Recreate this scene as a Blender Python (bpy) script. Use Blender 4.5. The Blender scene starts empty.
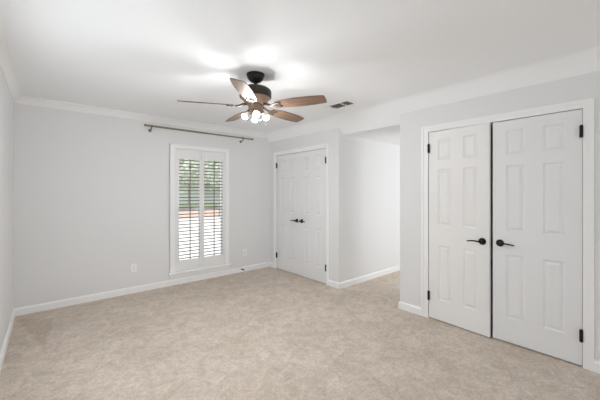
import bpy, bmesh, math, random
from mathutils import Vector, Matrix

PI = math.pi
random.seed(7)
S = bpy.context.scene
C = S.collection

# ------------------------------------------------------------------ camera
YAW = 0.71171
cam_d = bpy.data.cameras.new('camera')
cam_d.sensor_width = 36.0
cam_d.lens = 301.41 / 600 * 36
cam_d.shift_y = -(200 - 192.235) / 600
cam_d.clip_start = 0.02
cam = bpy.data.objects.new('camera', cam_d)
C.objects.link(cam)
cam.location = (0, 0, 1.384)
cam.rotation_euler = (PI / 2, 0, -YAW)
S.camera = cam

# ------------------------------------------------------------------ world, daylight, exposure
w = bpy.data.worlds.new('sky')
S.world = w
w.use_nodes = True
wn = w.node_tree.nodes
bg = wn['Background']
bg.inputs['Color'].default_value = (0.93, 0.97, 1.0, 1)
bg.inputs['Strength'].default_value = 1.15

S.view_settings.view_transform = 'Standard'
S.view_settings.look = 'None'
S.view_settings.gamma = 1.0
S.view_settings.use_curve_mapping = False
S.view_settings.exposure = 0.84
S.cycles.max_bounces = 16
S.cycles.diffuse_bounces = 14
S.cycles.transparent_max_bounces = 16

sun_d = bpy.data.lights.new('sun', 'SUN')
sun_d.energy = 0.8
sun_d.angle = 0.02
sun_d.color = (1.0, 0.97, 0.92)
sun = bpy.data.objects.new('sun', sun_d)
C.objects.link(sun)
sun.rotation_euler = Vector((-0.70, 0.12, -0.70)).to_track_quat('-Z', 'Y').to_euler()


def area(name, loc, rot, sx, sy, power, col):
    d = bpy.data.lights.new(name, 'AREA')
    d.shape = 'RECTANGLE'
    d.size, d.size_y = sx, sy
    d.energy = power
    d.color = col
    o = bpy.data.objects.new(name, d)
    C.objects.link(o)
    o.location = loc
    o.rotation_euler = rot
    return o


# fill areas added at unseen rear and left windows; daylight through the hall window
area('rear_fill_added', (1.45, -4.23, 1.35), (PI / 2 - .15, 0, 0), 2.7, 1.5, 7, (0.90, 0.955, 1.0))
area('side_fill_added', (-0.395, 2.05, 1.40), (PI / 2 - .22, 0, -PI / 2), 1.75, 1.3, 2.8, (0.95, 0.975, 1.0))
area('hall_window_daylight', (4.95, -0.33, 1.15), (PI / 2 + .35, 0, 0), 1.1, 1.2, 17.5, (0.97, 0.985, 1.0))

BULB_STRENGTH = 245.0

# ------------------------------------------------------------------ materials


def mat(name, col, rough=0.5, metal=0.0, var=0.0, vscale=5.0, bump=0.0, bscale=200.0, spec=0.5):
    m = bpy.data.materials.new(name)
    m.use_nodes = True
    nt = m.node_tree
    b = nt.nodes['Principled BSDF']
    b.inputs['Roughness'].default_value = rough
    b.inputs['Metallic'].default_value = metal
    b.inputs['Specular IOR Level'].default_value = spec
    tc = nt.nodes.new('ShaderNodeTexCoord')
    nz = nt.nodes.new('ShaderNodeTexNoise')
    nz.inputs['Scale'].default_value = vscale
    nz.inputs['Detail'].default_value = 4
    nt.links.new(tc.outputs['Object'], nz.inputs['Vector'])
    mx = nt.nodes.new('ShaderNodeMix')
    mx.data_type = 'RGBA'
    mx.inputs['A'].default_value = (*[c * (1 - var) for c in col], 1)
    mx.inputs['B'].default_value = (*[min(1, c * (1 + var)) for c in col], 1)
    nt.links.new(nz.outputs['Fac'], mx.inputs['Factor'])
    nt.links.new(mx.outputs['Result'], b.inputs['Base Color'])
    if bump:
        n2 = nt.nodes.new('ShaderNodeTexNoise')
        n2.inputs['Scale'].default_value = bscale
        n2.inputs['Detail'].default_value = 2
        nt.links.new(tc.outputs['Object'], n2.inputs['Vector'])
        bp = nt.nodes.new('ShaderNodeBump')
        bp.inputs['Strength'].default_value = bump
        bp.inputs['Distance'].default_value = 0.002
        nt.links.new(n2.outputs['Fac'], bp.inputs['Height'])
        nt.links.new(bp.outputs['Normal'], b.inputs['Normal'])
    return m


def carpet_mat():
    m = bpy.data.materials.new('carpet')
    m.use_nodes = True
    nt = m.node_tree
    b = nt.nodes['Principled BSDF']
    b.inputs['Roughness'].default_value = 1.0
    b.inputs['Specular IOR Level'].default_value = 0.05
    tc = nt.nodes.new('ShaderNodeTexCoord')

    def noise(scale, detail, dist=0.0):
        n = nt.nodes.new('ShaderNodeTexNoise')
        n.inputs['Scale'].default_value = scale
        n.inputs['Detail'].default_value = detail
        n.inputs['Distortion'].default_value = dist
        nt.links.new(tc.outputs['Object'], n.inputs['Vector'])
        return n

    def ramp(src, p0, p1, c0, c1):
        q = nt.nodes.new('ShaderNodeValToRGB')
        q.color_ramp.elements[0].position = p0
        q.color_ramp.elements[1].position = p1
        q.color_ramp.elements[0].color = (*c0, 1)
        q.color_ramp.elements[1].color = (*c1, 1)
        nt.links.new(src, q.inputs['Fac'])
        return q.outputs['Color']

    def mult(a, b):
        x = nt.nodes.new('ShaderNodeMix')
        x.data_type = 'RGBA'
        x.blend_type = 'MULTIPLY'
        x.inputs['Factor'].default_value = 1.0
        nt.links.new(a, x.inputs['A'])
        nt.links.new(b, x.inputs['B'])
        return x.outputs['Result']

    def math_(op, a, b=None, val=None):
        x = nt.nodes.new('ShaderNodeMath')
        x.operation = op
        nt.links.new(a, x.inputs[0])
        if b is not None:
            nt.links.new(b, x.inputs[1])
        if val is not None:
            x.inputs[1].default_value = val
        return x.outputs[0]

    # brushed nap: patches of pile lying one way or the other, at three sizes
    big = noise(2.2, 3, 0.5)
    mid = noise(9, 6, 0.9)
    mid.inputs['Roughness'].default_value = 0.65
    small = noise(34, 4, 0.4)
    fine = noise(95, 3)
    col = ramp(big.outputs['Fac'], 0.32, 0.66, (0.645, 0.56, 0.478), (0.71, 0.625, 0.548))
    col = mult(col, ramp(mid.outputs['Fac'], 0.38, 0.60, (0.86, 0.852, 0.845), (1.035, 1.035, 1.035)))
    col = mult(col, ramp(small.outputs['Fac'], 0.34, 0.62, (0.90, 0.895, 0.89), (1.04, 1.04, 1.04)))
    col = mult(col, ramp(fine.outputs['Fac'], 0.28, 0.74, (0.80, 0.80, 0.80), (1.12, 1.12, 1.12)))
    # a wedge-shaped pass of the vacuum cleaner in the corner by the left wall
    sep = nt.nodes.new('ShaderNodeSeparateXYZ')
    nt.links.new(tc.outputs['Object'], sep.inputs[0])
    tri = ((-0.212, 4.52), (0.135, 4.30), (0.035, 3.35))
    mask = None
    for (ax, ay), (bx, by) in zip(tri, tri[1:] + tri[:1]):
        nx, ny = by - ay, ax - bx                       # inward side by the third corner
        L = math.hypot(nx, ny)
        cx, cy = sum(p[0] for p in tri) / 3, sum(p[1] for p in tri) / 3
        if nx * (cx - ax) + ny * (cy - ay) < 0:
            nx, ny = -nx, -ny
        nx, ny = nx / L, ny / L
        d = math_('ADD', math_('MULTIPLY', sep.outputs[0], val=nx), math_('MULTIPLY', sep.outputs[1], val=ny))
        d = math_('SUBTRACT', d, val=nx * ax + ny * ay)
        d = math_('MULTIPLY', d, val=30.0)
        d.node.use_clamp = True
        mask = d if mask is None else math_('MULTIPLY', mask, d)
    col = mult(col, ramp(mask, 0.0, 1.0, (1, 1, 1), (0.87, 0.85, 0.83)))
    nt.links.new(col, b.inputs['Base Color'])
    f2 = noise(160, 3)
    bp = nt.nodes.new('ShaderNodeBump')
    bp.inputs['Strength'].default_value = 0.6
    bp.inputs['Distance'].default_value = 0.006
    nt.links.new(f2.outputs['Fac'], bp.inputs['Height'])
    nt.links.new(bp.outputs['Normal'], b.inputs['Normal'])
    return m


def wood_mat():
    m = bpy.data.materials.new('blade_wood')
    m.use_nodes = True
    nt = m.node_tree
    b = nt.nodes['Principled BSDF']
    b.inputs['Roughness'].default_value = 0.45
    tc = nt.nodes.new('ShaderNodeTexCoord')
    mp = nt.nodes.new('ShaderNodeMapping')
    mp.inputs['Scale'].default_value = (3, 45, 45)
    nz = nt.nodes.new('ShaderNodeTexNoise')
    nz.inputs['Scale'].default_value = 1.6
    nz.inputs['Detail'].default_value = 6
    nt.links.new(tc.outputs['Object'], mp.inputs['Vector'])
    nt.links.new(mp.outputs['Vector'], nz.inputs['Vector'])
    r = nt.nodes.new('ShaderNodeValToRGB')
    r.color_ramp.elements[0].position = 0.3
    r.color_ramp.elements[1].position = 0.72
    r.color_ramp.elements[0].color = (0.145, 0.085, 0.055, 1)
    r.color_ramp.elements[1].color = (0.30, 0.19, 0.125, 1)
    nt.links.new(nz.outputs['Fac'], r.inputs['Fac'])
    nt.links.new(r.outputs['Color'], b.inputs['Base Color'])
    return m


def glass_mat(name, gloss=0.08, edge=.22, tint=(1, 1, 1)):
    m = bpy.data.materials.new(name)
    m.use_nodes = True
    nt = m.node_tree
    nt.nodes.remove(nt.nodes['Principled BSDF'])
    out = nt.nodes['Material Output']
    t = nt.nodes.new('ShaderNodeBsdfTransparent')
    t.inputs['Color'].default_value = (*tint, 1)
    g = nt.nodes.new('ShaderNodeBsdfGlossy')
    g.inputs['Roughness'].default_value = 0.05
    lw = nt.nodes.new('ShaderNodeLayerWeight')
    lw.inputs['Blend'].default_value = 0.25
    mul = nt.nodes.new('ShaderNodeMath')
    mul.operation = 'MULTIPLY_ADD'
    mul.inputs[1].default_value = edge
    mul.inputs[2].default_value = gloss
    nt.links.new(lw.outputs['Fresnel'], mul.inputs[0])
    mx = nt.nodes.new('ShaderNodeMixShader')
    nt.links.new(mul.outputs[0], mx.inputs[0])
    nt.links.new(t.outputs[0], mx.inputs[1])
    nt.links.new(g.outputs[0], mx.inputs[2])
    nt.links.new(mx.outputs[0], out.inputs['Surface'])
    return m


def emit_mat(name, col, strength):
    m = bpy.data.materials.new(name)
    m.use_nodes = True
    nt = m.node_tree
    b = nt.nodes['Principled BSDF']
    b.inputs['Base Color'].default_value = (0.9, 0.9, 0.9, 1)
    b.inputs['Emission Color'].default_value = (*col, 1)
    b.inputs['Emission Strength'].default_value = strength
    return m


M = dict(
    wall=mat('wall_paint', (0.775, 0.782, 0.788), 0.75, var=0.006, vscale=2, bump=0.05, bscale=250, spec=0.2),
    ceiling=mat('ceiling_paint', (0.915, 0.935, 0.955), 0.85, var=0.006, vscale=2, bump=0.05, bscale=180, spec=0.15),
    trim=mat('trim_paint', (0.89, 0.895, 0.90), 0.4, var=0.004, spec=0.35),
    door=mat('door_paint', (0.80, 0.81, 0.825), 0.42, var=0.004, spec=0.35),
    door_lit=mat('door_paint_lit', (0.84, 0.84, 0.835), 0.42, var=0.004, spec=0.35),  # lighter copy of door_paint; the ajar leaf's extra light is in the colour
    shutter=mat('shutter_paint', (0.84, 0.84, 0.84), 0.4, var=0.004, spec=0.35),
    louver=mat('louver_backlit_dark', (0.11, 0.10, 0.092), 0.55, var=0.02),  # white slats seen against daylight; their backlit shade is put into the colour
    rod_w=mat('tilt_rod_finish', (0.16, 0.13, 0.12), 0.5, var=0.05),
    carpet=carpet_mat(),
    black=mat('black_metal', (0.010, 0.010, 0.011), 0.5, 0.0, var=0.1, vscale=20, spec=0.25),
    bronze=mat('bronze_metal', (0.040, 0.031, 0.026), 0.42, 0.55, var=0.15, vscale=12),
    bronze_lit=mat('bronze_metal_lit', (0.30, 0.21, 0.155), 0.38, 0.75, var=0.12, vscale=18),  # lit copy of bronze_metal: bulb light on the lower fan parts as colour
    bronze_m=mat('aged_bronze', (0.10, 0.072, 0.055), 0.45, 0.6, var=0.12, vscale=18),
    wood=wood_mat(),
    wood_edge=mat('blade_edge', (0.03, 0.022, 0.018), 0.5, var=0.1),
    rod=mat('rod_nickel', (0.27, 0.235, 0.18), 0.38, 0.7, var=0.1, vscale=15),
    plate=mat('plate_plastic', (0.90, 0.90, 0.895), 0.4, var=0.004),
    slot=mat('slot_dark', (0.08, 0.08, 0.08), 0.6, var=0.05),
    duct=mat('duct_shade', (0.02, 0.018, 0.017), 0.8, var=0.1),
    slat=mat('vent_slat', (0.15, 0.135, 0.125), 0.5, var=0.03),
    glass=glass_mat('window_glass', 0.03),
    shade=glass_mat('clear_shade_glass', 0.003, .02),
    bulb=emit_mat('bulb_glow', (0.985, 0.99, 0.985), BULB_STRENGTH),
    concrete=mat('concrete', (0.70, 0.69, 0.67), 0.9, var=0.06, vscale=1.5, bump=0.2, bscale=40),
    lawn=mat('lawn', (0.20, 0.27, 0.13), 0.95, var=0.25, vscale=1.2, bump=0.5, bscale=30),
    straw=mat('pine_straw', (0.50, 0.37, 0.30), 0.95, var=0.25, vscale=2.5, bump=0.5, bscale=25),
    leaf=mat('leaves', (0.62, 0.66, 0.57), 0.7, var=0.3, vscale=1.5),
    bark=mat('bark', (0.36, 0.31, 0.27), 0.9, var=0.3, vscale=6),
    siding=mat('siding', (0.62, 0.63, 0.63), 0.8, var=0.04, vscale=2),
    brick=mat('pale_brick', (0.58, 0.40, 0.31), 0.9, var=0.15, vscale=6),
    roof=mat('roof_shingle', (0.27, 0.27, 0.28), 0.9, var=0.2, vscale=5),
    pane_dark=mat('dark_pane', (0.12, 0.14, 0.16), 0.1, var=0.05),
)

# ------------------------------------------------------------------ helpers


def box(bm, x0, x1, y0, y1, z0, z1, mi=0):
    vs = [bm.verts.new((x, y, z)) for x in (x0, x1) for y in (y0, y1) for z in (z0, z1)]
    for f in ((0, 1, 3, 2), (4, 6, 7, 5), (0, 4, 5, 1), (2, 3, 7, 6), (0, 2, 6, 4), (1, 5, 7, 3)):
        bm.faces.new([vs[i] for i in f]).material_index = mi


def prism(bm, prof, axis, a0, a1):
    """closed profile extruded along an axis; prof holds the two other coordinates"""
    def p(q, a):
        return {'x': (a, q[0], q[1]), 'y': (q[0], a, q[1]), 'z': (q[0], q[1], a)}[axis]
    v0 = [bm.verts.new(p(q, a0)) for q in prof]
    v1 = [bm.verts.new(p(q, a1)) for q in prof]
    n = len(prof)
    for i in range(n):
        bm.faces.new((v0[i], v0[(i + 1) % n], v1[(i + 1) % n], v1[i]))
    bm.faces.new(v0[::-1])
    bm.faces.new(v1)


def lathe(bm, prof, seg=32, mtx=None, cap=True):
    """profile of (r, z) turned about z"""
    mtx = mtx or Matrix()
    rings = []
    for r, z in prof:
        if r < 1e-6:
            rings.append([bm.verts.new(mtx @ Vector((0, 0, z)))])
        else:
            rings.append([bm.verts.new(mtx @ Vector((r * math.cos(2 * PI * k / seg), r * math.sin(2 * PI * k / seg), z))) for k in range(seg)])
    for a, b in zip(rings, rings[1:]):
        for k in range(seg):
            k2 = (k + 1) % seg
            if len(a) == 1 and len(b) == 1:
                continue
            if len(a) == 1:
                bm.faces.new((a[0], b[k], b[k2]))
            elif len(b) == 1:
                bm.faces.new((a[k], b[0], a[k2]))
            else:
                bm.faces.new((a[k], b[k], b[k2], a[k2]))
    if cap:
        if len(rings[0]) > 1:
            bm.faces.new(rings[0])
        if len(rings[-1]) > 1:
            bm.faces.new(rings[-1][::-1])


def tube(bm, pts, rads, seg=12):
    """tapered tube through points"""
    pts = [Vector(p) for p in pts]
    if not isinstance(rads, (list, tuple)):
        rads = [rads] * len(pts)
    rings = []
    up = Vector((0.123, 0.31, 0.95)).normalized()
    for i, p in enumerate(pts):
        t = (pts[min(i + 1, len(pts) - 1)] - pts[max(i - 1, 0)]).normalized()
        s = t.cross(up).normalized()
        u = s.cross(t)
        rings.append([bm.verts.new(p + rads[i] * (s * math.cos(2 * PI * k / seg) + u * math.sin(2 * PI * k / seg))) for k in range(seg)])
    for a, b in zip(rings, rings[1:]):
        for k in range(seg):
            bm.faces.new((a[k], b[k], b[(k + 1) % seg], a[(k + 1) % seg]))
    bm.faces.new(rings[0][::-1])
    bm.faces.new(rings[-1])


def obj(name, bm, m, parent=None, smooth=None, bevel=None, loc=None):
    bmesh.ops.recalc_face_normals(bm, faces=bm.faces[:])
    me = bpy.data.meshes.new(name)
    if smooth:
        for f in bm.faces:
            f.smooth = True
    bm.to_mesh(me)
    bm.free()
    if smooth:
        me.set_sharp_from_angle(angle=math.radians(smooth))
    for k in (m if isinstance(m, (list, tuple)) else [m]):
        me.materials.append(M[k])
    o = bpy.data.objects.new(name, me)
    C.objects.link(o)
    if loc:
        o.location = loc
    if parent:
        o.parent = parent
    if bevel:
        b = o.modifiers.new('bevel', 'BEVEL')
        b.width = bevel
        b.segments = 2
        b.limit_method = 'ANGLE'
    return o


def tag(o, label, cat, group=None, kind=None):
    o['label'] = label
    o['category'] = cat
    if group:
        o['group'] = group
    if kind:
        o['kind'] = kind
    return o


def empty(name, loc, rotz=0):
    o = bpy.data.objects.new(name, None)
    C.objects.link(o)
    o.location = loc
    o.rotation_euler = (0, 0, rotz)
    o.empty_display_size = 0.1
    return o


def struct(name, bm, m, label, cat, **k):
    return tag(obj(name, bm, m, **k), label, cat, kind='structure')


BM = bmesh.new

# ------------------------------------------------------------------ the room's measures
XB = 3.245           # closet wall plane
YW = 4.633           # window wall plane
ZC = 2.462           # ceiling
LWX = -0.222         # left wall at the window wall
LWS = 0.016          # the left wall runs slightly out of square
Y_REAR = -4.2
LEAF_W = 0.6215


def lwx(y):
    return LWX - LWS * (YW - y)


# floor
bm = BM()
box(bm, -0.6, 6.0, -4.4, YW + 0.14, -0.12, 0)
struct('floor', bm, 'carpet', 'beige cut pile carpet covering the whole bedroom floor', 'carpet')

# ceiling with the slope over the closet wall and the low hall ceiling
bm = BM()
prism(bm, [(-0.6, ZC), (3.085, ZC), (3.118, 2.452), (3.15, 2.426), (3.245, 2.315), (3.33, 2.215), (6.0, 2.215), (6.0, 2.75), (-0.6, 2.75)],
      'y', -4.4, YW + 0.14)
struct('ceiling', bm, 'ceiling', 'white flat ceiling sloping down above the closet wall', 'ceiling', smooth=35)

# window wall
WX0, WX1, WZ0, WZ1 = 1.512, 2.348, 0.185, 2.052
bm = BM()
for a in ((-0.6, WX0, 0, ZC), (WX1, 6.0, 0, ZC), (WX0, WX1, 0, WZ0), (WX0, WX1, WZ1, ZC)):
    box(bm, a[0], a[1], YW, YW + 0.14, a[2], a[3])
struct('wall_back', bm, 'wall', 'pale grey painted wall with the shuttered window', 'wall')

# left wall
bm = BM()
for ya, yb, za, zb in ((-4.4, 1.1, 0, ZC), (3.0, YW + .1, 0, ZC), (1.1, 3.0, 0, .7), (1.1, 3.0, 2.1, ZC)):
    prism(bm, [(lwx(ya), ya), (lwx(yb), yb), (lwx(yb) - .12, yb), (lwx(ya) - .12, ya)], 'z', za, zb)
struct('wall_left', bm, 'wall', 'pale grey painted wall at the left edge', 'wall')

# closet wall (right)
D1 = (0.345, 1.590)   # near closet opening
D2 = (3.152, 4.402)   # far closet opening
DH = 2.043
T = 0.10
bm = BM()
for y0, y1, z0, z1 in ((-4.4, D1[0] - .012, 0, 2.40), (D1[0] - .012, D1[1] + .012, DH + .012, 2.40), (D1[1] + .012, 1.94, 0, 2.40)):
    box(bm, XB, XB + T, y0, y1, z0, z1)
box(bm, XB + T, 4.0, 1.84, 1.94, 0, 2.3)             # end of the closet, facing the hall
box(bm, 3.9, 4.0, -2.0, 1.84, 0, 2.3)                # back of the closet
box(bm, XB + T, 3.9, -0.4, -0.3, 0, 2.3)
struct('wall_right', bm, 'wall', 'pale grey wall around the near pair of closet doors', 'wall')

bm = BM()
for y0, y1, z0, z1 in ((2.906, D2[0] - .012, 0, 2.40), (D2[0] - .012, D2[1] + .012, DH + .012, 2.40), (D2[1] + .012, YW, 0, 2.40)):
    box(bm, XB, XB + T, y0, y1, z0, z1)
box(bm, XB + T, 6.0, 2.906, 3.006, 0, 2.3)           # the wall seen through the opening
box(bm, 3.9, 4.0, 3.006, YW, 0, 2.3)
struct('wall_hall', bm, 'wall', 'pale grey wall turning the corner beside the far closet into the hall', 'wall')

# hall end and hall window wall, rear wall
bm = BM()
box(bm, 5.9, 6.0, -2.0, 2.906, 0, 2.3)
struct('wall_hall_end', bm, 'wall', 'pale grey wall closing the hall', 'wall')
bm = BM()
for x0, x1, z0, z1 in ((4.0, 4.4, 0, 2.3), (5.5, 5.9, 0, 2.3), (4.4, 5.5, 0, .55), (4.4, 5.5, 1.95, 2.3)):
    box(bm, x0, x1, -0.4, -0.28, z0, z1)
struct('wall_hall_window', bm, 'wall', 'pale grey wall with the hall window', 'wall')
bm = BM()
for x0, x1, z0, z1 in ((-0.6, .05, 0, ZC), (2.85, XB, 0, ZC), (.05, 2.85, 0, .55), (.05, 2.85, 2.05, ZC)):
    box(bm, x0, x1, Y_REAR - .12, Y_REAR, z0, z1)
struct('wall_rear', bm, 'wall', 'pale grey wall behind the viewer with an added wide window', 'wall')

# baseboards
BH, BT = 0.088, 0.015


def base_prof(p, s):
    return [(p, 0), (p + s * BT, 0), (p + s * BT, BH - .018), (p + s * BT * .55, BH - .006), (p + s * .002, BH), (p, BH)]


def base_y(bm, x, s, y0, y1):
    prism(bm, base_prof(x, s), 'y', y0, y1)


def base_x(bm, y, s, x0, x1):
    prism(bm, base_prof(y, s), 'x', x0, x1)


bm = BM()
base_x(bm, YW, -1, LWX - .01, XB)
struct('baseboard_back', bm, 'trim', 'white baseboard along the window wall', 'baseboard')


def sweep(bm, path, offs):
    """baseboard profile along a path; offs = outward direction at each point (mitred)"""
    rings = []
    for (x, y), (ox, oy) in zip(path, offs):
        rings.append([bm.verts.new((x + ox * a, y + oy * a, z)) for a, z in base_prof(0, 1)])
    for a, b in zip(rings, rings[1:]):
        n = len(a)
        for k in range(n):
            bm.faces.new((a[k], a[(k + 1) % n], b[(k + 1) % n], b[k]))
    bm.faces.new(rings[0])
    bm.faces.new(rings[-1])


bm = BM()
sweep(bm, [(XB, D2[0] - .037), (XB, 2.906), (5.9, 2.906)], [(-1, 0), (-1, -1), (0, -1)])
struct('baseboard_hall', bm, 'trim', 'white baseboard along the wall inside the hall opening', 'baseboard')
bm = BM()
base_y(bm, XB, -1, D2[1] + .079, YW)
struct('baseboard_corner', bm, 'trim', 'short white baseboard in the corner left of the far closet', 'baseboard')
bm = BM()
sweep(bm, [(XB, D1[1] + .078), (XB, 1.94), (4.0, 1.94)], [(-1, 0), (-1, 1), (0, 1)])
struct('baseboard_pier', bm, 'trim', 'short white baseboard left of the near closet doors', 'baseboard')
bm = BM()
base_y(bm, XB, -1, -4.2, D1[0] - .067)
struct('baseboard_right', bm, 'trim', 'white baseboard right of the near closet doors', 'baseboard')


def sheared(bm):
    """lean a piece built along y at x=0 onto the out-of-square left wall"""
    for v in bm.verts:
        v.co.x += lwx(v.co.y)


bm = BM()
base_y(bm, 0, 1, -4.2, YW)
sheared(bm)
struct('baseboard_left', bm, 'trim', 'white baseboard along the left wall', 'baseboard')

# crown moulding on the window wall and the left wall
CZ, CP = 0.078, 0.072
cr = [(0, ZC - CZ), (.010, ZC - CZ), (.014, ZC - CZ + .012), (.026, ZC - CZ + .024), (.040, ZC - .028), (.055, ZC - .016), (.060, ZC - .012), (CP, ZC - .010), (CP, ZC + .01), (0, ZC + .01)]
bm = BM()
prism(bm, [(YW - a, z) for a, z in cr], 'x', LWX - .02, XB)
struct('trim_1', bm, 'trim', 'white crown moulding along the top of the window wall', 'crown moulding', smooth=40)
bm = BM()
prism(bm, cr, 'y', -4.2, YW)
sheared(bm)
struct('trim_2', bm, 'trim', 'white crown moulding along the top of the left wall', 'crown moulding', smooth=40)


# door casings
def casing(name, d, w0, w1, label):
    """d = opening (y0, y1); w0, w1 = casing widths at the two sides"""
    bm = BM()
    th, top = .018, DH + .068
    g = .002
    def course(t, a0, a1, b0, b1, zi, zo):
        """one mitred step of the moulding: outer edges a0, b1, inner edges a1, b0"""
        for q in ([(a0, 0), (a1, 0), (a1, zi), (a0, zo)], [(b0, 0), (b1, 0), (b1, zo), (b0, zi)], [(a1, zi), (b0, zi), (b1, zo), (a0, zo)]):
            prism(bm, q, 'x', XB - t, XB + .001)
    i0, i1, zi = d[0] - g, d[1] + g, DH + .003
    k = .026
    course(th * .6, d[0] - w0 + k, i0, i1, d[1] + w1 - k, zi, top - k)
    course(th, d[0] - w0, d[0] - w0 + k, d[1] + w1 - k, d[1] + w1, top - k, top)
    # jamb lining and stop
    for y0, y1 in ((d[0] - .012, d[0] - g), (d[1] + g, d[1] + .012)):
        box(bm, XB - .002, XB + T, y0, y1, 0, DH + .012)
    box(bm, XB - .002, XB + T, d[0] - g, d[1] + g, DH + .003, DH + .012)
    box(bm, XB + .05, XB + .065, d[0] - g, d[1] + g, DH - .02, DH + .003)
    return struct(name, bm, 'trim', label, 'door casing')


casing('trim_3', D1, .067, .078, 'white casing around the near pair of closet doors')
casing('trim_4', D2, .037, .079, 'white casing around the far pair of closet doors')


# ------------------------------------------------------------------ six-panel doors
def door_mesh(w, h, t, front_only=False):
    """hinge edge at y=0, leaf along +y, room face at x=0, back at x=+t"""
    bm = BM()
    st, pw = w * .168, w * .232
    cols = [0, st, st + pw, w - st - pw, w - st, w]
    rows = [0, .215, .805, 1.012, 1.622, 1.712, 1.942, h]
    for side in (0, 1):
        X = (lambda d: d) if side == 0 else (lambda d: t - d)
        for i in range(5):
            for j in range(7):
                y0, y1, z0, z1 = cols[i], cols[i + 1], rows[j], rows[j + 1]
                if i in (1, 3) and j in (1, 3, 5):
                    rings = []
                    for ins, dep in ((0, 0), (.005, .002), (.013, .0095), (.021, .0095), (.040, .0012), (.043, .0012)):
                        rings.append([bm.verts.new((X(dep), a, b)) for a, b in
                                      ((y0 + ins, z0 + ins), (y1 - ins, z0 + ins), (y1 - ins, z1 - ins), (y0 + ins, z1 - ins))])
                    for a, b in zip(rings, rings[1:]):
                        for k in range(4):
                            bm.faces.new((a[k], a[(k + 1) % 4], b[(k + 1) % 4], b[k]))
                    bm.faces.new(rings[-1])
                else:
                    bm.faces.new([bm.verts.new((X(0), a, b)) for a, b in ((y0, z0), (y1, z0), (y1, z1), (y0, z1))])
    for q in (((0, 0, 0), (t, 0, 0), (t, 0, h), (0, 0, h)), ((0, w, 0), (t, w, 0), (t, w, h), (0, w, h)),
              ((0, 0, 0), (t, 0, 0), (t, w, 0), (0, w, 0)), ((0, 0, h), (t, 0, h), (t, w, h), (0, w, h))):
        bm.faces.new([bm.verts.new(v) for v in q])
    bmesh.ops.remove_doubles(bm, verts=bm.verts[:], dist=1e-5)
    return bm


def make_door(name, hinge_y, direction, swing, label, leaf_w=LEAF_W, m='door', inset=0.0, drop=-.012, t=.035):
    """direction +1: leaf runs towards +y from its hinge, -1: towards -y; swing opens it into the room"""
    root = empty(name, (XB + inset, hinge_y, .012))
    tag(root, label, 'door', kind='structure')
    h = DH - .012 - .002

    def flip(bm):
        if direction < 0:
            for v in bm.verts:
                v.co.y = -v.co.y
        return bm
    obj('leaf', flip(door_mesh(leaf_w, h, t)), m, root)
    # handle: round rose, neck and a lever that points to the hinge
    hz, hy = .900, leaf_w - .060
    bm = BM()
    mt = Matrix.Translation((0, hy, hz)) @ Matrix.Rotation(-PI / 2, 4, 'Y')
    lathe(bm, [(.033, 0), (.033, .005), (.030, .010), (.020, .013), (.013, .015), (.012, .042), (.0145, .046), (.0145, .056), (.010, .060)], 24, mt)
    hd = obj('handle', flip(bm), 'black', root, smooth=40)
    bm = BM()
    tube(bm, [(-.050, hy + .006, hz), (-.052, hy - .02, hz + .001), (-.052, hy - .06, hz + .003), (-.050, hy - .095, hz - .001), (-.046, hy - .122, hz - .006)],
         [.0095, .0085, .007, .0065, .0055], 12)
    obj('lever', flip(bm), 'black', hd, smooth=50)
    for z in (1.853, .240):
        bm = BM()
        tube(bm, [(-.014, .004, z - .045), (-.014, .004, z + .045)], .0115, 12)
        tube(bm, [(-.014, .004, z - .050), (-.014, .004, z - .0455)], .008, 10)
        tube(bm, [(-.014, .004, z + .0455), (-.014, .004, z + .050)], .008, 10)
        box(bm, -.0150, .001, .002, .010, z - .044, z + .044)
        obj('hinge', flip(bm), 'black', root, smooth=40)
    root.rotation_euler = (0, 0, swing * direction)
    return root


make_door('door_1', D1[0] + .002, 1, 0.0, 'white six panel closet door at far right with black lever on its left')
make_door('door_2', D1[1] - .002, -1, 0.045, 'white six panel door standing slightly ajar left of the dark gap', leaf_w=LEAF_W - .022, m='door_lit')
make_door('door_3', D2[0] + .002, 1, 0.0, 'right leaf of the white double closet doors beside the hall opening', leaf_w=.6225)
make_door('door_4', D2[1] - .002, -1, 0.0, 'left leaf of the white double closet doors next to the window wall corner', leaf_w=.6225)

# ------------------------------------------------------------------ window
win = empty('window_1', (0, 0, 0))
tag(win, 'tall white cased window behind plantation shutters', 'window', kind='structure')
bm = BM()
th = .018
for x0, x1 in ((1.450, WX0 + .002), (WX1 - .002, 2.408)):
    box(bm, x0, x1, YW - th, YW + .001, .185, 2.105)
box(bm, WX0 + .002, WX1 - .002, YW - th, YW + .001, WZ1 - .004, 2.105)
for x0, x1 in ((1.450, 1.466), (2.392, 2.408)):
    box(bm, x0, x1, YW - th - .006, YW, .185, 2.105)
box(bm, 1.450, 2.408, YW - th - .006, YW, 2.089, 2.105)
obj('window_casing', bm, 'trim', win, bevel=.002)
bm = BM()
box(bm, 1.428, 2.430, YW - .055, YW + .08, .160, .186)
obj('window_stool', bm, 'trim', win, bevel=.004)
bm = BM()
box(bm, 1.452, 2.406, YW - .016, YW + .001, .100, .160)
obj('window_apron', bm, 'trim', win, bevel=.003)
bm = BM()
for x0, x1, z0, z1 in ((WX0, WX0 + .03, WZ0, WZ1), (WX1 - .03, WX1, WZ0, WZ1), (WX0 + .03, WX1 - .03, WZ0, WZ0 + .05), (WX0 + .03, WX1 - .03, WZ1 - .04, WZ1), (WX0 + .03, WX1 - .03, 1.105, 1.145)):
    box(bm, x0, x1, YW + .095, YW + .13, z0, z1)
sash = obj('window_sash', bm, 'trim', win)
bm = BM()
box(bm, WX0 + .03, WX1 - .03, YW + .110, YW + .114, WZ0 + .05, WZ1 - .04)
obj('window_pane', bm, 'glass', sash)
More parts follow.
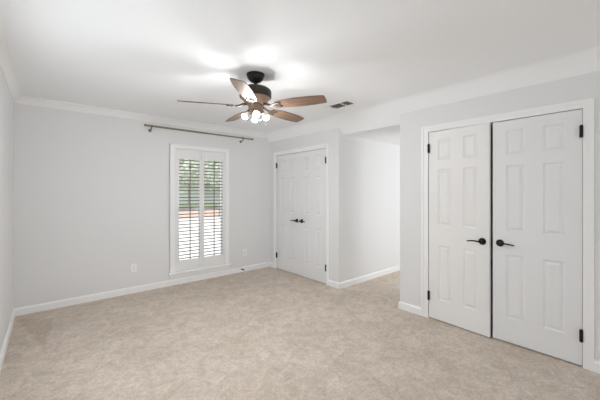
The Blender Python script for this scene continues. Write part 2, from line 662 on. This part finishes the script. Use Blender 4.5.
# the L-shaped frame the shutters hang in
bm = BM()
for x0, x1, z0, z1 in ((WX0 + .002, 1.540, WZ0 + .001, 2.050), (2.331, WX1 - .002, WZ0 + .001, 2.050), (1.540, 2.331, 2.037, 2.050), (1.540, 2.331, WZ0 + .001, .200)):
    box(bm, x0, x1, YW - .012, YW + .05, z0, z1)
obj('shutter_frame', bm, 'shutter', win, bevel=.002)


def make_shutter(x0, x1, hinge_left, label):
    root = empty('plantation_shutter', (x0 if hinge_left else x1, YW, .203))
    tag(root, label, 'shutter', 'plantation shutters in the window')
    ox, oz = root.location.x, .203
    sl = .046
    if hinge_left:
        l0, l1 = x0 + .046, x1 - .040
    else:
        l0, l1 = x0 + .040, x1 - .046
    za, zb = .352, 1.898
    yf, yb = -.010, .020
    bm = BM()
    for a, b, c, d in ((x0, l0, .203, 2.034), (l1, x1, .203, 2.034), (l0, l1, .203, za), (l0, l1, zb, 2.034)):
        box(bm, a - ox, b - ox, yf, yb, c - oz, d - oz)
    obj('shutter_panel', bm, 'shutter', root, bevel=.003)
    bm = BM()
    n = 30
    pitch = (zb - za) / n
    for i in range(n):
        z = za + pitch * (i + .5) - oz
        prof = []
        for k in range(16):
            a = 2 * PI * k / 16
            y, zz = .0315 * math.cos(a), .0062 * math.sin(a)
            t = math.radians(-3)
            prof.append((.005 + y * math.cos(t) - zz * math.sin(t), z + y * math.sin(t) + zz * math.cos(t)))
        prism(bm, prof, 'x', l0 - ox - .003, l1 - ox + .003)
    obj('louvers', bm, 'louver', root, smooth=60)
    bm = BM()
    xm = (l0 + l1) / 2 - ox
    box(bm, xm - .006, xm + .006, -.042, -.031, za + .01 - oz, zb - .015 - oz)
    obj('tilt_rod', bm, 'rod_w', root, bevel=.003)
    for z in (.45, 1.80):
        bm = BM()
        xe = (x0 if hinge_left else x1) - ox
        tube(bm, [(xe, -.0135, z - oz - .035), (xe, -.0135, z - oz + .035)], .004, 10)
        obj('hinge', bm, 'shutter', root, smooth=40)
    return root


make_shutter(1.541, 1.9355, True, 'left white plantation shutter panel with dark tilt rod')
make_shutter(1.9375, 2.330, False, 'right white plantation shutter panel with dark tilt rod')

# windows out of view; the rear and left-wall ones are added for fill light
for nm, x0, x1, z0, z1, y, lb in (('added_window_4', 1.1, 3.0, .7, 2.1, 0, 'added unseen window in the left wall opposite the closets'),
                                  ('added_window_2', .05, 2.85, .55, 2.05, Y_REAR - .06, 'added unseen wide window in the wall behind the viewer'),
                                  ('window_3', 4.4, 5.5, .55, 1.95, -.37, 'window at the end of the hall')):
    wr = empty(nm, (x0, y, z0))
    tag(wr, lb, 'window', kind='structure')
    bm = BM()
    W, H = x1 - x0, z1 - z0
    for a, b, c, d in ((0, .04, 0, H), (W - .04, W, 0, H), (.04, W - .04, 0, .04), (.04, W - .04, H - .04, H)):
        box(bm, a, b, 0, .035, c, d)
    obj('window_frame', bm, 'trim', wr)
    if nm == 'added_window_4':
        wr.location = (-.312, 1.1, z0)
        wr.rotation_euler = (0, 0, PI / 2 - LWS)

# ------------------------------------------------------------------ curtain rod
RY, RZ = YW - .085, 2.312
rod = empty('curtain_rod', (2.0, YW, RZ))
tag(rod, 'thin bronze curtain rod without curtains mounted above the shuttered window', 'curtain rod')
bm = BM()
tube(bm, [(1.125 - 2, -.085, 0), (2.0 - 2, -.085, 0)], .0135, 16)
tube(bm, [(1.98 - 2, -.085, 0), (2.800 - 2, -.085, 0)], .0115, 16)
obj('rod', bm, 'rod', rod, smooth=40)
for s, x in ((-1, 1.127 - 2), (1, 2.798 - 2)):
    bm = BM()
    lathe(bm, [(.013, 0), (.018, .003), (.018, .010), (.013, .014), (.020, .022), (.023, .032), (.019, .043), (.008, .049), (0, .050)], 20,
          Matrix.Translation((x, -.085, 0)) @ Matrix.Rotation(s * PI / 2, 4, 'Y') @ Matrix.Scale(.8, 4))
    obj('finial', bm, 'rod', rod, smooth=50)
for x in (1.182 - 2, 2.635 - 2):
    bm = BM()
    tube(bm, [(x, 0, -.052), (x, -.03, -.050), (x, -.07, -.042), (x, -.085, -.030), (x, -.085, -.010)], [.008, .008, .008, .009, .012], 10)
    lathe(bm, [(.022, 0), (.022, .004), (.016, .008)], 18, Matrix.Translation((x, -.0002, -.052)) @ Matrix.Rotation(PI / 2, 4, 'X'))
    tube(bm, [(x - .012, -.085, 0), (x + .012, -.085, 0)], .0165, 16)
    obj('bracket', bm, 'rod', rod, smooth=45)


# ------------------------------------------------------------------ wall plates
def plate(name, x, z, label, cat, kind):
    r = empty(name, (x, YW, z))
    tag(r, label, cat)
    bm = BM()
    prism(bm, [(-.036, -.058), (.036, -.058), (.036, .058), (-.036, .058)], 'y', -.0055, -.0002)
    obj('cover_plate', bm, 'plate', r, bevel=.003)
    if kind == 'outlet':
        for dz in (-.0195, .0195):
            bm = BM()
            pr = []
            for k in range(20):
                a = 2 * PI * k / 20
                pr.append((.0165 * math.cos(a), dz + max(-.0125, min(.0125, .0165 * math.sin(a)))))
            prism(bm, pr, 'y', -.0075, -.005)
            rc = obj('socket', bm, 'plate', r)
            bm = BM()
            for sx, hh in ((-.0062, .0045), (.0062, .0035)):
                box(bm, sx - .0012, sx + .0012, -.0078, -.0072, dz - hh + .002, dz + hh + .002)
            tube(bm, [(0, -.0078, dz - .0075), (0, -.0072, dz - .0075)], .0024, 10)
            obj('slot', bm, 'slot', rc)
        bm = BM()
        lathe(bm, [(.003, 0), (.003, .001), (.0015, .0016)], 12, Matrix.Translation((0, -.0052, 0)) @ Matrix.Rotation(PI / 2, 4, 'X'))
        obj('screw', bm, 'rod', r)
    else:
        bm = BM()
        box(bm, -.006, .006, -.0085, -.005, -.030, .030)
        obj('insert', bm, 'plate', r, bevel=.001)
        bm = BM()
        box(bm, -.0022, .0022, -.0092, -.0082, -.026, .026)
        obj('slot', bm, 'slot', r)
        for dz in (-.045, .045):
            bm = BM()
            lathe(bm, [(.003, 0), (.003, .001), (.0015, .0016)], 12, Matrix.Translation((0, -.0052, dz)) @ Matrix.Rotation(PI / 2, 4, 'X'))
            obj('screw', bm, 'rod', r)
    return r


plate('wall_outlet', .975, .342, 'white double wall outlet left of the window near the floor', 'outlet', 'outlet')
plate('wall_plate', 2.712, .325, 'white wall plate with a dark vertical slot right of the window', 'wall plate', 'slot')

# door stop on the baseboard
ds = empty('door_stop', (2.652, YW - BT, .050))
tag(ds, 'small black door stop on the white baseboard right of the window', 'door stop')
my = Matrix.Rotation(PI / 2, 4, 'X')
bm = BM()
lathe(bm, [(.013, 0), (.013, .003), (.007, .006)], 16, my)
obj('mount', bm, 'black', ds, smooth=40)
bm = BM()
pts = [(.007 * math.cos(k * .7), -.005 - .00075 * k, .007 * math.sin(k * .7)) for k in range(64)]
tube(bm, pts, .0016, 6)
obj('spring', bm, 'black', ds, smooth=60)
bm = BM()
lathe(bm, [(.010, 0), (.012, .003), (.012, .014), (.009, .018)], 16, Matrix.Translation((0, -.052, 0)) @ my)
obj('rubber_tip', bm, 'slot', ds, smooth=40)

# ------------------------------------------------------------------ ceiling vent
vt = empty('ceiling_vent', (2.797, 2.478, ZC))
tag(vt, 'white metal ceiling air vent with dark slats right of the fan', 'vent')
VW, VL = .100, .190           # half sizes
bm = BM()
for a, b, c, d in ((-VW, -VW + .035, -VL, VL), (VW - .035, VW, -VL, VL), (-VW + .035, VW - .035, -VL, -VL + .04), (-VW + .035, VW - .035, VL - .055, VL)):
    box(bm, a, b, c, d, -.008, -.0003)
obj('vent_frame', bm, 'trim', vt, bevel=.003)
bm = BM()
box(bm, -VW + .03, VW - .03, -VL + .03, VL - .05, -.0012, -.0003)
obj('duct_shade_sheet', bm, 'duct', vt)  # dark sheet below the ceiling, painted as the shade inside the duct
for k in range(9):
    bm = BM()
    y = -VL + .055 + k * .030
    prism(bm, [(y - .009, -.004), (y + .006, -.014), (y + .0075, -.0125), (y - .0075, -.0025)], 'x', -VW + .033, VW - .033)
    obj('slat', bm, 'slat', vt)
bm = BM()
box(bm, -.004, .004, -VL + .038, VL - .053, -.017, -.013)
obj('crossbar', bm, 'slat', vt)
bm = BM()
box(bm, -VW + .034, VW - .034, -.062, -.052, -.0175, -.006)
obj('divider', bm, 'trim', vt)

# ------------------------------------------------------------------ ceiling fan
FX, FY = 1.492, 2.352
fan = empty('ceiling_fan', (FX, FY, ZC))
tag(fan, 'bronze ceiling fan with five walnut blades and lit glass lights', 'ceiling fan')
z0 = -ZC
bm = BM()
lathe(bm, [(.080, -.0003), (.082, -.010), (.080, -.018), (.074, -.022), (.074, -.034), (.066, -.048), (.049, -.066), (.028, -.078), (.020, -.081)], 40)
obj('canopy', bm, 'black', fan, smooth=35)
bm = BM()
tube(bm, [(0, 0, -.085), (0, 0, -.120)], .0135, 16)
lathe(bm, [(.016, -.102), (.026, -.104), (.032, -.110), (.034, -.116)], 24)
obj('downrod', bm, 'black', fan, smooth=40)
bm = BM()
lathe(bm, [(.034, -.112), (.080, -.118), (.116, -.130), (.138, -.146), (.145, -.160), (.145, -.208), (.140, -.218)], 48)
mo = obj('motor_housing', bm, 'bronze', fan, smooth=35)
bm = BM()
lathe(bm, [(.132, -.216), (.126, -.228), (.108, -.252), (.090, -.272), (.082, -.278)], 48)
obj('motor_bowl', bm, 'bronze_lit', mo, smooth=35)
bm = BM()
lathe(bm, [(.060, -.276), (.066, -.282), (.066, -.322), (.060, -.330), (.055, -.334)], 36)
sw = obj('switch_housing', bm, 'bronze_lit', fan, smooth=35)
bm = BM()
lathe(bm, [(.054, -.332), (.060, -.338), (.060, -.350), (.048, -.360), (.030, -.368), (.012, -.374), (.010, -.382), (0, -.385)], 36)
lk = obj('light_fitter', bm, 'bronze_lit', fan, smooth=35)

# blades
BZ = 2.165 - ZC
PITCH = math.radians(14)


def blade_mesh():
    out = []
    prof = [(.195, .046), (.215, .053), (.29, .063), (.38, .069), (.47, .071), (.55, .068), (.62, .061), (.652, .056), (.661, .050)]
    top = [(r, wd) for r, wd in prof]
    pts = top + [(.665, .030), (.665, -.030)] + [(r, -wd) for r, wd in reversed(prof)]
    bm = BM()
    t = .0055
    up = [bm.verts.new((x, y, t / 2)) for x, y in pts]
    dn = [bm.verts.new((x, y, -t / 2)) for x, y in pts]
    bm.faces.new(up)
    bm.faces.new(dn[::-1])
    n = len(pts)
    for i in range(n):
        f = bm.faces.new((up[i], dn[i], dn[(i + 1) % n], up[(i + 1) % n]))
        f.material_index = 1
    return bm


def iron_mesh():
    bm = BM()
    # arm from the motor and the forked plate under the blade root
    tube(bm, [(.080, 0, .022), (.115, 0, .012), (.15, 0, -.003), (.185, 0, -.006)], [.013, .012, .011, .009], 10)
    pts = [(.165, -.012), (.20, -.036), (.235, -.042), (.262, -.030), (.262, -.016), (.240, -.012), (.250, 0), (.240, .012), (.262, .016), (.262, .030), (.235, .042), (.20, .036), (.165, .012)]
    prism(bm, pts, 'z', -.0095, -.0035)
    return bm


def screw_mesh(x, y):
    bm = BM()
    if True:
        lathe(bm, [(.006, 0), (.006, -.002), (.003, -.0035), (0, -.004)], 12, Matrix.Translation((x, y, -.0095)))
    return bm


first = None
for k, deg in enumerate((154.6, -133.4, -61.4, 10.6, 82.6)):
    mrot = Matrix.Rotation(math.radians(deg), 4, 'Z') @ Matrix.Rotation(-PITCH, 4, 'X')
    if first is None:
        bl = obj('blade', blade_mesh(), ('wood', 'wood_edge'), fan)
        ir = obj('blade_bracket', iron_mesh(), 'bronze_m', bl, smooth=40)
        scs = [obj('screw', screw_mesh(x, y), 'black', bl, smooth=40) for x, y in ((.248, -.024), (.248, .024), (.214, 0))]
        first = (bl, ir, *scs)
    else:
        bl = first[0].copy()
        C.objects.link(bl)
        bl.parent = fan
        for ch in first[1:]:
            c = ch.copy()
            C.objects.link(c)
            c.parent = bl
    bl.matrix_local = Matrix.Translation((0, 0, BZ)) @ mrot

# four lamps in clear flared glass shades
for k, deg in enumerate((-118, -28, 62, 152)):
    m0 = Matrix.Translation((0, 0, -.328)) @ Matrix.Rotation(math.radians(deg), 4, 'Z') @ Matrix.Translation((.040, 0, 0)) @ Matrix.Rotation(math.radians(180 - 42), 4, 'Y')
    bm = BM()
    lathe(bm, [(.009, -.02), (.010, .006), (.020, .010), (.024, .020), (.024, .034), (.021, .036)], 20, m0)
    so = obj('lamp_socket', bm, 'bronze_lit', fan, smooth=40)
    bm = BM()
    g = [(.026, .026), (.030, .034), (.042, .048), (.050, .066), (.053, .088), (.056, .108), (.064, .128)]
    lathe(bm, g + [(r - .0022, z - .001) for r, z in reversed(g)], 28, m0, cap=False)
    obj('lamp_shade', bm, 'shade', so, smooth=60)
    bm = BM()
    lathe(bm, [(.012, .034), (.013, .044), (.019, .055), (.025, .064), (.0275, .073), (.028, .081)], 20, m0)
    obj('bulb_light_block', bm, 'plate', so, smooth=80)  # opaque collar added to keep direct bulb light off the ceiling
    bm = BM()
    lathe(bm, [(.028, .0812), (.0255, .092), (.018, .102), (.009, .106), (0, .107)], 16, m0)
    obj('light_bulb', bm, 'bulb', so, smooth=80)

# ------------------------------------------------------------------ outside the window
bm = BM()
box(bm, -40, 60, YW + .14, 19.5, -.6, -.30)
struct('driveway', bm, 'concrete', 'pale concrete drive outside the window', 'driveway')
bm = BM()
box(bm, -60, 90, 19.5, 31, -.6, -.28)
struct('planting_bed', bm, 'straw', 'rust coloured pine straw bed seen through the shutters', 'garden bed')
bm = BM()
box(bm, -80, 120, 31, 90, -.6, -.29)
struct('lawn', bm, 'lawn', 'green lawn beyond the pine straw bed', 'lawn')


def house(name, x, y, wd, dp, h, wall_m, label):
    r = empty(name, (x, y, -.29))
    tag(r, label, 'house', 'houses across the lawn')
    bm = BM()
    box(bm, -wd / 2, wd / 2, 0, dp, 0, h)
    obj('house_wall', bm, wall_m, r)
    bm = BM()
    prism(bm, [(-.5, h), (dp + .5, h), (dp / 2, h + dp * .28)], 'x', -wd / 2 - .4, wd / 2 + .4)
    obj('house_roof', bm, 'roof', r)
    for k in range(4):
        bm = BM()
        xc = -wd / 2 + wd * (k + .5) / 4
        box(bm, xc - .5, xc + .5, -.05, .02, .9, 2.3)
        f = obj('house_window', bm, 'trim', r)
        bm = BM()
        box(bm, xc - .42, xc + .42, -.07, -.04, .98, 2.22)
        obj('house_pane', bm, 'pane_dark', f)


house('house', 16.5, 44, 15, 8, 2.9, 'siding', 'pale grey house behind the lawn seen through the left shutter')
house('house', 31, 50, 11, 8, 3.0, 'brick', 'pale brick house behind the lawn seen through the right shutter')


def tree(x, y, h, crown_z, crown_r, nleaf, ls, label):
    r = empty('tree', (x, y, -.29))
    tag(r, label, 'tree', 'trees outside the window')
    bm = BM()
    tube(bm, [(0, 0, 0), (.05, .02, h * .3), (-.03, .05, h * .6), (.02, 0, h * .9)], [.16, .13, .10, .04], 10)
    for k in range(7):
        a = k * 2.4
        zb = h * (.4 + .07 * k)
        tube(bm, [(0, 0, zb), (math.cos(a) * crown_r * .35, math.sin(a) * crown_r * .35, zb + .35), (math.cos(a) * crown_r * .75, math.sin(a) * crown_r * .75, zb + .5)], [.05, .035, .012], 6)
    obj('trunk', bm, 'bark', r, smooth=60)
    bm = BM()
    rnd = random.Random(int(x * 7 + y))
    for _ in range(nleaf):
        while True:
            p = Vector((rnd.uniform(-1, 1), rnd.uniform(-1, 1), rnd.uniform(-1, 1)))
            if .35 < p.length < 1:
                break
        lump = .8 + .25 * math.sin(p.x * 5) * math.cos(p.y * 4 + p.z * 3)
        p = Vector((p.x * crown_r, p.y * crown_r, p.z * (h - crown_z) * .62)) * lump + Vector((0, 0, (h + crown_z) / 2))
        n = Vector((rnd.gauss(0, 1), rnd.gauss(0, 1), rnd.gauss(0, 1))).normalized()
        t = n.orthogonal().normalized()
        b = n.cross(t)
        s = ls * rnd.uniform(.6, 1.3)
        bm.faces.new([bm.verts.new(p + q) for q in (t * s, b * s * .5, -t * s, -b * s * .5)])
    obj('foliage', bm, 'leaf', r)


tree(4.95, 15.0, 6.5, 2.1, 1.9, 2600, .14, 'nearest leafy green tree outside the left shutter')
tree(9.3, 19.0, 6.8, 2.3, 2.2, 2600, .15, 'leafy green tree standing outside the right shutter')
tree(13.5, 36.0, 8.0, 2.0, 3.2, 2600, .24, 'green tree before the pale grey house')
tree(20.5, 41.0, 9.0, 2.0, 3.6, 2600, .26, 'green tree before the pale brick house')
